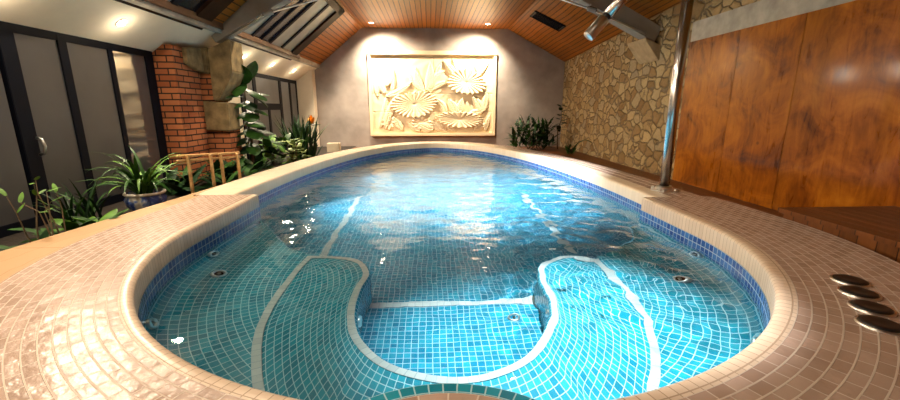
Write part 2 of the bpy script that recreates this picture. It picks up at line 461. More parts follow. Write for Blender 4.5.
# ------------------------------------------------------------------ pool plan curves
CX = .12; CL = .19; RAD = 2.24; CY = 3.4; YNL, YNR = 4.75, 4.38
def arc(r, a0, a1, n, cx=CL, cy=CY): return [(cx + r * math.cos(a0 + (a1 - a0) * i / n), cy + r * math.sin(a0 + (a1 - a0) * i / n)) for i in range(n + 1)]
lobe = resample([(CL - RAD, YNL), (CL - RAD, 4.1)] + arc(RAD, PI, 2 * PI, 80) + [(CL + RAD, 4.0), (CL + RAD, YNR)], 161)   # left notch -> near end -> right notch
A_, B_, NN = 2.45, 7.05, 2.0
def sup(t, da=0):
    c, s_ = math.cos(t), math.sin(t)
    return (CX + math.copysign(abs(c) ** (2 / NN), c) * (A_ + da), 4.85 + abs(s_) ** (2 / NN) * (B_ + da))
main = resample([(CX + A_, YNR), (CX + A_, 4.6)] + [sup(PI * i / 160) for i in range(161)] + [(CX - A_, YNL)], 161)        # right notch -> far end -> left notch
NL = normals2(lobe); NM = normals2(main)
def offs(curve, nrm, d, z):
    return [(p[0] - nn.x * (d if not callable(d) else d(p)), p[1] - nn.y * (d if not callable(d) else d(p)), z) for p, nn in zip(curve, nrm)]
# both curves run with the water on their left, so -normal points outwards

pool = empty('swimming_pool', (CX, 5.5, ZD))
tag(pool, 'indoor swimming pool with round shallow end, cream rim and blue-green mosaic lining', 'swimming pool')
pinv = -Vector(pool.location)
def padd(o):
    o.parent = pool
    o.data.transform(Matrix.Translation(pinv)); return o
prof = [(0, -.15), (0, -.03), (.006, -.012), (.022, -.002), (.05, 0)]
lw = lambda p: .062 + .03 * min(1, max(0, (p[0] + 2) / 4))
rows = [offs(lobe, NL, d, z) for d, z in prof] + [offs(lobe, NL, lw, 0)]
padd(loft(rows, M['rim_tiles'], 'coping', None, ref=0))
def mw(p): # cream width of the main rim: wide on the left and far end, narrow along the right
    f = min(1, max(0, (p[0] - .6) / 1.6)); f = f * f * (3 - 2 * f) * min(1, max(0, (11.0 - p[1]) / 1.5))
    return .45 - .25 * f
def mo(p): return .47 + (.10 if p[0] > .1 else 0) * min(1, (p[0] - .1) / 1.5 if p[0] > .1 else 0)
rows = [offs(main, NM, d, z) for d, z in prof] + [offs(main, NM, mw, 0)]
padd(loft(rows, M['coping'], 'coping', None, ref=0))
rows = [offs(main, NM, mw, 0), offs(main, NM, lambda p: (mw(p) + mo(p)) / 2, 0), offs(main, NM, mo, 0), offs(main, NM, mo, ZD)]
padd(loft(rows, M['surround'], 'rim_edging', None, ref=0, smooth=False))
def wl(p): # width of the brown mosaic round the shallow end
    f = min(1, max(0, (p[0] + 2.2) / 4.2)); return .68 + .17 * f + (.0 if p[1] < 3.9 else -.05 * (p[1] - 3.9))
k = 9
rows = [offs(lobe, NL, (lambda j: (lambda p: lw(p) + (wl(p) - lw(p)) * j / k))(j), 0) for j in range(k + 1)]
rows += [offs(lobe, NL, wl, ZD)]
padd(loft(rows, M['surround'], 'mosaic_surround', None, ref=5, smooth=False))
# end walls where the round shallow end meets the main basin
m = MB()
for x0, x1, y in ((CX - A_ - .02, CL - RAD, YNL), (CL + RAD, CX + A_ + .02, YNR)):
    m = MB(); m.quad((x0, y, -1.4), (x1, y, -1.4), (x1, y, -.15), (x0, y, -.15), [(x0, -1.4), (x1, -1.4), (x1, -.15), (x0, -.15)]); padd(m.build('basin_wall', M['teal']))
    m = MB(); m.box((x0 + (.006 if x0 > 0 else 0), y - .2, -.15), (x1 - (.006 if x0 < 0 else 0), y + .004, -.0015), .004); padd(m.build('notch_return', M['coping']))
# waterline band and basin walls
padd(loft([offs(lobe, NL, -.004, -.15), offs(lobe, NL, -.004, -.21), offs(lobe, NL, -.004, -.33)], M['blue_band'], 'waterline_band', None, ref=0))
padd(loft([offs(main, NM, -.004, -.15), offs(main, NM, -.004, -.21), offs(main, NM, -.004, -.33)], M['blue_band'], 'waterline_band', None, ref=0))
padd(loft([offs(main, NM, 0, -.15), offs(main, NM, 0, -.8), offs(main, NM, 0, -1.42)], M['teal'], 'basin_wall', None, ref=0))
padd(loft([offs(lobe, NL, 0, -.15), offs(lobe, NL, 0, -.46)], M['teal'], 'basin_wall', None, ref=0))

# shallow bench: outer shelf (two wings), inner lounge, pit wall
ZB = -.62
pit = [(-1.16, 3.68), (-.87, 3.65), (-.67, 3.55), (-.55, 3.28), (-.57, 3.0), (-.56, 2.66), (-.48, 2.36), (-.31, 2.12), (-.10, 1.99), (.14, 1.94), (.36, 1.98), (.58, 2.12), (.79, 2.42), (.89, 2.75), (.91, 3.16), (1.01, 3.42), (1.23, 3.55), (1.54, 3.48)]
l2L = [(-1.16, 3.68), (-1.19, 3.2), (-1.17, 2.65), (-1.08, 2.25), (-.88, 1.80), (-.62, 1.40)]
l2R = [(1.54, 3.48), (1.53, 3.05), (1.47, 2.48), (1.34, 2.09), (1.11, 1.70), (.86, 1.40)]
frL = [(-2.13, 4.90), (-2.02, 4.75), (-1.71, 4.28), (-1.43, 3.90), (-1.16, 3.68)]
frR = [(2.37, 4.42), (2.28, 4.20), (1.90, 3.72), (1.54, 3.48)]
iL = [p for p in lobe if p[0] < CX]; 
iL = [p for p in iL if not (p[1] < 2 and p[0] > -.66)]
iR = [p for p in lobe if p[0] >= CX]; iR = [p for p in iR if not (p[1] < 2 and p[0] < .90)][::-1]
def wing(outer, inner, flip):
    n = 70; o = resample(outer, n); i = resample(poly_smooth(inner, 300), n)
    rows = []
    for f, z in ((0, -.40), (.03, -.47), (.09, -.53), (.2, -.575), (.35, -.60), (.55, -.615), (.8, ZB), (1, ZB)):
        rows.append([(a[0] + (b[0] - a[0]) * f, a[1] + (b[1] - a[1]) * f, z) for a, b in zip(o, i)])
    o = loft(rows, M['teal'], 'bench_shelf', None, ref=2)
    lay = o.data.uv_layers[0]                      # tiles follow the round wall: u along it, v towards the middle
    for lp in o.data.loops:
        p = o.data.vertices[lp.vertex_index].co; x, y = p.x - CL, p.y - CY
        if y < 0: a = math.atan2(y, x); lay.data[lp.index].uv = ((-a if x > 0 else a + 2 * PI if a < -PI / 2 else a) * 1.8 if x > 0 else (PI + (a if a < 0 else a - 2 * PI)) * 1.8, math.hypot(x, y))
        else: lay.data[lp.index].uv = (-y, abs(x))
    padd(o)
wing(iL, frL[:-1] + l2L, False); wing(iR, frR[:-1] + l2R, True)
n = 120
mid = [p for p in lobe if p[1] < 2 and -.66 <= p[0] <= .90]
outc = resample(poly_smooth(l2L, 150)[:-1] + [tuple(p) for p in mid] + poly_smooth(l2R, 150)[::-1][1:], n); inc = poly_smooth(pit, n)
rows = []
for f, z in ((0, ZB), (.2, ZB - .005), (.4, ZB - .012), (.6, ZB - .012), (.8, ZB - .006), (1, ZB)):
    rows.append([(a[0] + (b[0] - a[0]) * f, a[1] + (b[1] - a[1]) * f, z) for a, b in zip(outc, inc)])
padd(loft(rows, M['teal'], 'bench_lounge', None, ref=3))
edge = poly_smooth(frL, 40)[:-1] + poly_smooth(pit, 100) + poly_smooth(frR, 40)[::-1][1:]
edge = resample(edge, 170); EN = normals2(edge)
ew = lambda d, z: [(p[0] + nn.x * d, p[1] + nn.y * d, z) for p, nn in zip(edge, EN)]
padd(loft([ew(0, ZB), ew(.012, ZB - .012), ew(.02, ZB - .05), ew(.02, -.9), ew(.02, -1.42)], M['teal'], 'pit_wall', None, ref=0))
def trim(curve, wd, z, name='white_trim'):
    nn = normals2(curve)
    rows = [[(p[0] + q.x * d, p[1] + q.y * d, z + dz) for p, q in zip(curve, nn)] for d, dz in ((-wd / 2, -.006), (-wd / 2, 0), (wd / 2, 0), (wd / 2, -.006))]
    return padd(loft(rows, M['white_trim'], name, None, ref=1, smooth=False))
pc = poly_smooth(pit, 120)
trim([(p[0] - q.x * .025, p[1] - q.y * .025) for p, q in zip(pc, normals2(pc))], .052, ZB + .006)
trim(poly_smooth(l2L, 60), .055, ZB + .008); trim(poly_smooth(l2R, 60), .055, ZB + .008)
# floor in two levels with a white nosing between, and lane lines
m = MB()
m.quad((-1.6, 1.3, -1.10), (1.8, 1.3, -1.10), (1.8, 3.18, -1.10), (-1.6, 3.18, -1.10), [(-1.6, 1.3), (1.8, 1.3), (1.8, 3.18), (-1.6, 3.18)])
m.quad((-1.6, 3.18, -1.10), (1.8, 3.18, -1.10), (1.8, 3.18, -1.38), (-1.6, 3.18, -1.38), [(-1.6, 0), (1.8, 0), (1.8, .28), (-1.6, .28)])
m.quad((-2.7, 3.18, -1.38), (2.8, 3.18, -1.38), (2.8, 11.5, -1.38), (-2.7, 11.5, -1.38), [(-2.7, 3.18), (2.8, 3.18), (2.8, 11.5), (-2.7, 11.5)])
padd(m.build('pool_floor', M['teal_floor']))
trim([(-1.2, 3.16), (0, 3.16), (1.5, 3.16)], .07, -1.09, 'step_nosing')
for x in (-1.25, 1.65): trim([(x, 4.4), (x, 5.5), (x, 7.0)], .08, -1.374, 'lane_line')

# rounded platform at the near end, edged with one row of blue tiles
bc = arc(.60, PI * .93, PI * .07, 40, .04, .77)
bi = arc(.54, PI * .93, PI * .07, 40, .04, .77)
bo = [(p[0], p[1], -.05) for p in bc]
padd(loft([[(p[0], p[1], -.52) for p in bc], [(p[0], p[1], -.062) for p in bc], [(p[0] * .998, p[1] - .003, -.052) for p in bc], [(p[0], p[1], -.05) for p in bi]], M['teal'], 'platform_edging', None, ref=3, smooth=False))
padd(loft([[(p[0], p[1], -.05) for p in bi], [(p[0] * .5 + .02, p[1] * .5 + .42, -.045) for p in bi], [(p[0] * .2 + .03, .9, -.04) for p in bi]], M['surround'], 'platform_top', None, ref=0, smooth=False))

# water jets
def jet(p, d, r=.062, lab=None):
    d = Vector(d).normalized(); q = d.to_track_quat('Z', 'Y').to_matrix().to_4x4(); q.translation = Vector(p)
    m = MB(); m.lathe([(r * 1.0, -.015), (r * 1.0, .008), (r * .82, .018), (r * .66, .012), (r * .62, -.004)], n=20)
    m.v = [q @ v for v in m.v]; o = padd(m.build('jet', M['brushed'], None, True))
    m = MB(); m.lathe([(r * .62, -.004), (r * .5, -.008), (r * .26, -.004)], n=20); m.v = [q @ v for v in m.v]
    c = m.build('jet_cup', M['black'], None, True); c.data.transform(Matrix.Translation(pinv)); c.parent = o
    m = MB(); m.lathe([(r * .26, -.006), (r * .26, .012), (r * .12, .016), (.001, .012)], n=16); m.v = [q @ v for v in m.v]
    c = m.build('nozzle', M['glazed_white'], None, True); c.data.transform(Matrix.Translation(pinv)); c.parent = o
def wall_jet(x, y, z):
    d = Vector((CX - x, min(0.0, CY - y) if y > CY else CY - y, 0)).normalized(); jet(Vector((x, y, z)) + d * .01, d + Vector((0, 0, .35)))
for a, z in ((175, -.44), (207, -.45), (216, -.45), (358, -.40), (-43, -.45), (-38, -.45)):
    a = math.radians(a); wall_jet(CL + 2.22 * math.cos(a), CY + 2.23 * math.sin(a), z)
jet((-1.80, 3.25, -.565), (.5, 0, 1), .065); jet((2.05, 2.95, -.565), (-.5, 0, 1), .065)
jet((-.535, 2.68, -.80), (1, .1, 0), .06); jet((.865, 2.72, -.80), (-1, .1, 0), .06)
jet((.66, 2.92, -1.098), (0, 0, 1), .06)

# water surface with low ripples, calm by the round end, livelier far out
def inside(x, y, g):
    if y >= 4.3 and y >= 4.85:
        if (abs(x - CX) / (A_ + g)) ** NN + ((y - 4.85) / (B_ + g)) ** NN <= 1: return True
    elif y >= 4.3 and abs(x - CX) <= A_ + g: return True
    if CY <= y <= 4.9: return abs(x - CL) <= RAD + g
    return y < CY and math.hypot(x - CL, y - CY) <= RAD + g
st = .036; nx = int(5.3 / st); nyy = int(11.2 / st); idx = {}; vs = []; fs = []
def amp(x, y):
    a = .16 + .84 * min(1, max(0, (y - 3.4) / 3.0))
    if x > .4 and y < 5.5: a = max(a, .85 * min(1, (x - .4) / .9))
    return a
def wv(x, y):
    h = noise.noise((x * 2.1, y * 2.7, 1.7)) * .010 + noise.noise((x * 4.5 + .8 * y, y * 5.2, 5.1)) * .0052 + noise.noise((x * 9, y * 10, 9.1)) * .0018
    k = (1 - .75 * min(1, max(0, (y - 4.5) / 3))) * min(1, max(0, (x - .1) / .8)) * min(1, max(.2, (y - 1.2) / 1.5))
    return (1.9 - .9 * min(1, max(0, (y - 4.5) / 2.5))) * h * amp(x, y) + k * .0085 * noise.noise((x * 7 + .5 * y, y * 7.5, 3.3)) + k * .0055 * noise.noise((x * 13, y * 13.5, 7.3))
for j in range(nyy + 1):
    for i in range(nx + 1):
        x = CX - 2.65 + i * st; y = 1.0 + j * st
        if inside(x, y, .12): idx[i, j] = len(vs); vs.append((x, y, ZW + wv(x, y)))
for (i, j) in list(idx):
    c = [(i, j), (i + 1, j), (i + 1, j + 1), (i, j + 1)]
    if all(k in idx for k in c): fs.append([idx[k] for k in c])
wat = obj('pool_water', vs, fs, M['water'], None, None, True)
tag(wat, 'clear rippling water filling the pool, mirroring the lit relief', 'water', None, 'stuff')

# terrace and planting bed
def pl_edge(y): # planting bed's edge
    if y < 8.86: return -3.12 + .112 * (y - 2.89)
    return -2.45
L_, R_ = [], []
for i in range(60):
    y = YB + (8.8 - YB) * i / 59; L_.append((pl_edge(y), y, -.012))
    x = CX - math.sqrt(max(0, 2.72 ** 2 - (CY - y) ** 2)) if y < CY else CX - 2.6
    if y < .7: x = CX + .0
    R_.append((min(x, -1.9) if y > 4 else x, y, -.012))
t_ = loft([[(p[0], p[1], ZD) for p in L_], L_, R_], M['terrace'], 'terrace', None, ref=1, smooth=False); struct(t_)
m = MB(); m.quad((CX, YB, -.012), (2.6, YB, -.012), (2.6, .8, -.012), (CX, .8, -.012), [(CX, YB), (2.6, YB), (2.6, .8), (CX, .8)]); struct(m.build('paving', M['terrace']))
m = MB(); n = 40
for i in range(n):
    a = YB + (YF - .4 - YB) * i / n; b = YB + (YF - .4 - YB) * (i + 1) / n
    m.quad((XL, a, -.25), (pl_edge(a) + .02, a, -.22), (pl_edge(b) + .02, b, -.22), (XL, b, -.25), None)
tag(m.build('planting_bed', M['soil']), 'dark soil bed between the glazing and the pale terrace edge', 'planting bed', None, 'stuff')
# ------------------------------------------------------------------ glazing on the left wall
def glazing(name, posts, rails, panes, handle=None):
    t = empty(name, (XL, posts[0][0], -.25)); t['kind'] = 'structure'
    for y0, y1, z0, z1 in posts:
        m = MB(); m.box((XL - .05, y0, z0), (XL + .018, y1, z1), .005); off(m, t).build('post', M['dark_metal'], t)
    for y0, y1, z0, z1 in rails:
        m = MB(); m.box((XL - .045, y0, z0), (XL + .016, y1, z1), .005); off(m, t).build('rail', M['dark_metal'], t)
    for y0, y1, z0, z1, k in panes:
        m = MB(); m.box((XL - .012, y0, z0), (XL + .002, y1, z1)); off(m, t).build('pane', M[k], t)
    if handle:
        m = MB(); y, z = handle
        m.tube([(XL + .05, y, z + .09), (XL + .10, y, z + .08), (XL + .12, y, z), (XL + .10, y, z - .08), (XL + .05, y, z - .09)], .014, 8)
        off(m, t).build('handle', M['brushed'], t, True)
    return t
P_ = [3.2, 4.36, 5.06, 5.79, 6.52]
glazing('window_1', [(3.2, 3.3, -.25, 1.84), (4.40, 4.57, -.25, 1.84), (5.06, 5.18, -.25, 1.84), (5.79, 5.88, -.25, 1.84), (6.50, 6.68, -.25, 1.84)],
        [(3.2, 6.68, 1.75, 1.85), (3.2, 6.68, -.26, -.14)],
        [(3.3, 4.36, -.14, 1.76, 'frost'), (4.56, 5.06, -.14, 1.76, 'frost'), (5.18, 5.80, -.14, 1.76, 'frost'), (5.87, 6.51, -.14, 1.76, 'clear')], (4.52, .60))
glazing('window_2', [(9.52, 9.64, -.25, 1.84), (10.18, 10.36, -.25, 1.84), (11.88, 12.06, -.25, 1.84), (12.72, 12.86, -.25, 1.84), (13.36, 13.47, -.25, 1.84), (10.98, 11.12, -.25, 1.02)],
        [(9.52, 13.47, 1.74, 1.85), (10.3, 11.9, .95, 1.12), (9.52, 13.47, -.26, -.12)],
        [(9.64, 10.18, -.12, 1.76, 'frost_pale'), (10.34, 11.88, 1.10, 1.76, 'frost_pale'), (10.34, 10.98, -.12, .97, 'frost'), (11.12, 11.88, -.12, .97, 'frost'), (12.04, 12.74, -.12, 1.76, 'frost_pale'), (12.84, 13.38, -.12, 1.76, 'frost_pale')])

# brick pillar and stone pier
m = MB(); m.box((XL + .0, 6.70, -.25), (-3.95, 7.38, 1.95)); 
tag(m.build('brick_pillar', M['brick']), 'red brick pillar beside the dark framed glazing', 'pillar')
t = empty('stone_pier', (-3.8, 7.7, -.25)); tag(t, 'rough sandstone pier with brick infill carrying the left roof beam', 'pier')
PY = 7.42
def block(poly, d=.5, y=PY, name='stone_block'):
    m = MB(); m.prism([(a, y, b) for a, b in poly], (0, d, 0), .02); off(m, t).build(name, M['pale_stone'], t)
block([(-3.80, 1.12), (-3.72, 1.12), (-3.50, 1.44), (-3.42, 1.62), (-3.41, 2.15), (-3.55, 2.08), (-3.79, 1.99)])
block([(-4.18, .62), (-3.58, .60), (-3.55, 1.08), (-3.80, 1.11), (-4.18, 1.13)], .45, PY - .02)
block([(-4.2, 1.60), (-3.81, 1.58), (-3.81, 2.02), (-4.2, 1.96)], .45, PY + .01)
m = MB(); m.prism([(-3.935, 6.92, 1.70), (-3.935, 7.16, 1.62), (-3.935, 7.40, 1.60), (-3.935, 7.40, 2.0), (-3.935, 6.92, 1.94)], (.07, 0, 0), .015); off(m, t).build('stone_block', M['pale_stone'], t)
m = MB(); m.box((-4.24, PY + .08, -.25), (-3.78, PY + .5, 1.9)); m.box((-3.78, PY + .08, -.25), (-3.62, PY + .5, .62)); off(m, t).build('brick_infill', M['brick'], t)

# ------------------------------------------------------------------ roof beams and tie rods
def beam(name, a, b, wd, ht, y0, y1, lab):
    a, b = Vector(a), Vector(b); d = (b - a).normalized(); up = Vector((-d.z, 0, d.x)); up = up if up.z > 0 else -up
    t = empty(name, (a.x, y0, a.z)); tag(t, lab, 'beam', 'sloping roof beams')
    m = MB(); m.prism([(p.x, y0, p.z) for p in (a - up * ht / 2, b - up * ht / 2, b + up * ht / 2, a + up * ht / 2)], (0, y1 - y0, 0), .01)
    off(m, t).build('rafter', M['grey_metal'], t); return t
def rod(t, pts, joint):
    m = MB(); m.tube(pts, .018, 8); off(m, t).build('tie_rod', M['brushed'], t, True)
    m = MB(); j = Vector(joint); dirv = (Vector(pts[-1]) - Vector(pts[0])).normalized()
    m.tube([j - dirv * .10, j - dirv * .07, j + dirv * .07, j + dirv * .10], [.02, .05, .05, .02], 10); m.box(j - Vector((.03, .02, .03)), j + Vector((.03, .02, .10)))
    off(m, t).build('rod_joint', M['grey_metal'], t)
bl = beam('roof_beam', (-3.75, 0, 2.24), (-1.85, 0, 3.32), .2, .34, 7.48, 7.72, 'grey roof beam rising from the sandstone pier at left')
rod(bl, [(-3.42, 7.45, 2.20), (-2.72, 7.45, 2.57), (-1.85, 7.45, 2.80), (.15, 7.45, 3.30)], (-2.72, 7.45, 2.57))
br_ = beam('roof_beam', (4.49, 0, 2.40), (2.45, 0, 3.40), .2, .30, 8.15, 8.45, 'grey roof beam running up from the stone corbel at right')
rod(br_, [(4.2, 8.1, 2.40), (3.10, 8.1, 2.83), (2.4, 8.1, 3.03), (.15, 8.1, 3.40)], (3.10, 8.1, 2.83))
t = empty('stone_corbel', (XR, 8.3, 2.0)); tag(t, 'wedge-shaped sandstone corbel on the rubble wall under the right beam', 'corbel')
m = MB(); m.prism([(XR + .03, 8.05, 1.90), (XR - .03, 8.05, 1.93), (XR - .30, 8.05, 2.27), (XR - .32, 8.05, 2.33), (XR + .03, 8.05, 2.18)], (0, .75, 0), .008); off(m, t).build('corbel_block', M['corbel_stone'], t)

# ------------------------------------------------------------------ carved relief
RX0, RX1, RZ0, RZ1 = -2.0, 2.2, .08, 2.80
t = empty('carved_relief', ((RX0 + RX1) / 2, YF, RZ0)); tag(t, 'large cream stone relief of carved leaves on the grey end wall', 'relief')
nxr, nzr = 380, 250
gx = np.linspace(52, 455, nxr)[None, :].repeat(nzr, 0); gz = np.linspace(326, 62, nzr)[:, None].repeat(nxr, 1)   # drawing units, y downwards
H = np.zeros_like(gx)
H += .006 * np.sin(gx * .11 + np.sin(gz * .07) * 2) * np.sin(gz * .09)
def blade(p0, p1, wd, h, bend=0, ribs=True):
    global H
    p0, p1 = np.array(p0, float), np.array(p1, float); d = p1 - p0; L = np.hypot(*d); d /= L; nrm = np.array([-d[1], d[0]])
    u = ((gx - p0[0]) * d[0] + (gz - p0[1]) * d[1]) / L; v = (gx - p0[0]) * nrm[0] + (gz - p0[1]) * nrm[1] - bend * np.sin(np.clip(u, 0, 1) * PI)
    hw = wd * np.clip(np.sin(PI * np.clip(u, 0, 1) ** .8), 0, 1) ** .75 + 1e-6
    k = np.abs(v) / hw; ins = (u > 0) & (u < 1) & (k < 1)
    z = h * (.55 + .45 * np.sqrt(np.clip(1 - k ** 2, 0, 1)))
    if ribs: z = z - .012 * np.exp(-(v / 1.6) ** 2) + .005 * np.sin((u * L - np.abs(v)) * .8)
    H = np.where(ins, np.maximum(H, z), H)
def fan(c, a, b, n, h, rot=0, sector=(0, 2 * PI), cup=.5):
    global H
    X = gx - c[0]; Y = gz - c[1]; cr, sr = math.cos(rot), math.sin(rot); x = (X * cr + Y * sr) / a; y = (-X * sr + Y * cr) / b
    r = np.hypot(x, y); th = np.arctan2(y, x) % (2 * PI); lim = 1 + .07 * np.cos(n * th) + .05 * np.sin(3 * th + c[0])
    ins = (r < lim) & (th >= sector[0]) & (th <= sector[1])
    z = h * (1 - cup + cup * r) + .018 * r * np.cos(n * th) - .02 * np.exp(-(r / .09) ** 2)
    H = np.where(ins, np.maximum(H, z), H)
for p0, p1, w_, h_, b_ in [
    ((75, 305), (100, 195), 12, .06, 6), ((92, 312), (150, 178), 13, .085, -8), ((72, 200), (62, 130), 8, .05, 0), ((98, 200), (185, 150), 11, .08, 8),
    ((95, 190), (70, 115), 10, .06, -5), ((100, 165), (125, 102), 11, .08, 6), ((120, 185), (128, 120), 8, .07, 0),
    ((232, 180), (246, 84), 13, .08, 6), ((226, 185), (196, 100), 12, .07, -8), ((236, 182), (292, 112), 12, .075, -10), ((228, 182), (176, 128), 9, .055, -6), ((240, 185), (310, 150), 10, .055, -8), ((262, 130), (285, 84), 7, .05, 0),
    ((335, 140), (288, 80), 10, .085, 4), ((345, 130), (318, 72), 7, .06, 0), ((395, 135), (438, 85), 9, .075, 0), ((405, 120), (392, 78), 7, .06, 0),
    ((420, 255), (385, 200), 14, .07, 5), ((425, 250), (436, 175), 11, .075, 0), ((340, 262), (352, 205), 13, .08, 0), ((300, 262), (262, 205), 11, .065, 5), ((330, 262), (305, 208), 14, .07, 4), ((372, 258), (440, 232), 11, .07, 6),
    ((210, 318), (168, 285), 14, .07, 0), ((255, 312), (205, 292), 18, .085, -4), ((150, 315), (118, 268), 13, .07, 0), ((275, 318), (250, 285), 12, .06, 0), ((300, 318), (265, 298), 10, .06, 0), ((390, 318), (440, 292), 10, .06, 0), ((405, 320), (420, 280), 9, .06, 0), ((430, 318), (445, 262), 8, .06, 0), ((330, 318), (300, 298), 10, .05, 0)]:
    blade(p0, p1, w_, h_, b_)
fan((192, 226), 74, 42, 26, .10, -.12); fan((365, 152), 62, 40, 22, .11, .15); fan((343, 278), 76, 27, 24, .10, .05); fan((215, 290), 34, 20, 12, .07, .2); fan((105, 285), 20, 26, 10, .06, .2)
H -= .012 * (np.exp(-((gz - 190) / .9) ** 2) + np.exp(-((gz - 252) / .9) ** 2) + np.exp(-((gx - 255) / .9) ** 2))
X = np.linspace(RX0 + .09, RX1 - .09, nxr)[None, :].repeat(nzr, 0); Z = np.linspace(RZ0 + .09, RZ1 - .12, nzr)[:, None].repeat(nxr, 1)
V = np.stack([X, YF - .06 - H * .95, Z], -1).reshape(-1, 3) - np.array(t.location)
fs = [[j * nxr + i, j * nxr + i + 1, (j + 1) * nxr + i + 1, (j + 1) * nxr + i] for j in range(nzr - 1) for i in range(nxr - 1)]
obj('carving', V.tolist(), fs, M['relief'], t, None, True)
for lo, hi in (((RX0, YF - .16, RZ0), (RX1, YF - .002, RZ0 + .10)), ((RX0, YF - .16, RZ1 - .13), (RX1, YF - .002, RZ1)), ((RX0, YF - .13, RZ0 + .10), (RX0 + .10, YF - .002, RZ1 - .13)), ((RX1 - .10, YF - .13, RZ0 + .10), (RX1, YF - .002, RZ1 - .13))):
    m = MB(); m.box(lo, hi, .012); off(m, t).build('frame_bar', M['relief'], t)

# ------------------------------------------------------------------ wooden wall panels, deck step
labs = ['glossy wood veneer panel next to the rubble stone wall, behind the steel pole', 'glossy wood veneer panel second from the stone wall', 'broad glossy wood veneer panel with the lamp glare, above the dark step', 'wood veneer panel at the far right edge of the picture']
for i, (a, b) in enumerate(((5.935, 7.1), (4.893, 5.93), (2.4, 4.888), (.2, 2.393))):
    m = MB(); m.box((XR - .03, a, ZD + .005), (XR, b, 2.10), .002)
    tag(m.build('wall_panel', M['veneer%d' % i]), labs[i], 'wall panel', 'wood veneer panels')
m = MB(); m.box((XR - .03, YB, ZD + .005), (XR, .19, 2.10), .004); tag(m.build('wall_panel', M['veneer1']), 'wood veneer panel behind the viewer, nearest the front wall', 'wall panel', 'wood veneer panels')
t = empty('wooden_step', (3.9, 2.0, ZD)); tag(t, 'low dark wooden step beside the pool under the veneer panels', 'step')
m = MB(); m.box((3.30, .0, ZD + .002), (4.42, 3.47, .045), .006); off(m, t).build('carcass', M['deck'], t)
for k in range(8):
    x = 3.27 + k * .147; m = MB(); m.box((x, -.03, .045), (x + .146, 3.51, .085), .002); off(m, t).build('top_board', M['deck'], t)

# air control buttons set in the mosaic
for (x, y), lab in zip([(2.47, 2.08), (2.355, 1.925), (2.24, 1.76), (2.11, 1.605)], ['farthest of the four black control buttons in the brown mosaic rim', 'second farthest of the four black control buttons in the mosaic rim', 'second nearest of the four black control buttons in the mosaic rim', 'nearest of the four black control buttons in the brown mosaic rim']):
    t = empty('control_button', (x, y, 0)); tag(t, lab, 'button', 'pool control buttons')
    m = MB(); m.lathe([(.090, -.002), (.090, .008), (.084, .012), (.080, .010), (.078, .004)], n=28); m.build('ring', M['brushed'], t, True)
    m = MB(); m.lathe([(.079, .003), (.077, .014), (.06, .020), (.03, .014), (.001, .013)], n=28); m.build('cap', M['black'], t, True)

# steel pole with curved arm and nozzle
t = empty('steel_pole', (2.91, 4.77, 0)); tag(t, 'polished steel pole arching over the pool, ending in a nozzle', 'pole')
m = MB(); m.tube([(0, 0, .012), (0, 0, 1.2), (.01, 0, 2.30)], [.056, .062, .064], 24); m.build('post', M['chrome'], t, True)
pts = []; R0 = .30; c0 = Vector((.01 - R0, 0, 2.30))
for i in range(17):
    a = PI * .767 * i / 16; pts.append((c0.x + R0 * math.cos(a), -.17 * i / 16, c0.z + R0 * math.sin(a)))
e = Vector(pts[-1]); tip = Vector((-1.17, -.17, 1.76)); dr = (tip - e).normalized(); neck = tip - dr * .30
pts += [tuple(e.lerp(neck, .5)), tuple(neck)]
m = MB(); m.tube(pts, [.064] * 10 + [.056] * 9, 24); m.build('arm', M['chrome'], t, True)
m = MB(); m.tube([neck - dr * .02, neck + dr * .05], .048, 24); m.build('collar', M['black'], t, True)
m = MB(); m.tube([neck + dr * .045, neck + dr * .055, tip - dr * .01, tip], [.056, .064, .064, .06], 28); m.build('nozzle', M['brushed'], t, True)
m = MB(); m.lathe([(.0, .014), (.17, .014), (.17, 0)], n=6); m.lathe([(.10, .014), (.10, .04), (.08, .06), (.06, .06)], n=24); m.build('base_flange', M['brushed'], t)
for a in (40, 130, 220, 310):
    m = MB(); m.lathe([(.0, .034), (.02, .034), (.02, .012)], (.135 * math.cos(math.radians(a)), .135 * math.sin(math.radians(a)), 0), 6); m.build('bolt', M['brushed'], t)

# small pale block on the far left of the rim
m = MB(); m.box((-2.95, 11.6, ZD), (-2.6, 11.85, .02), .01); tag(m.build('stone_block', plain('pale_block', (.5, .42, .3), .7)), 'small pale block against the end wall left of the relief', 'block')

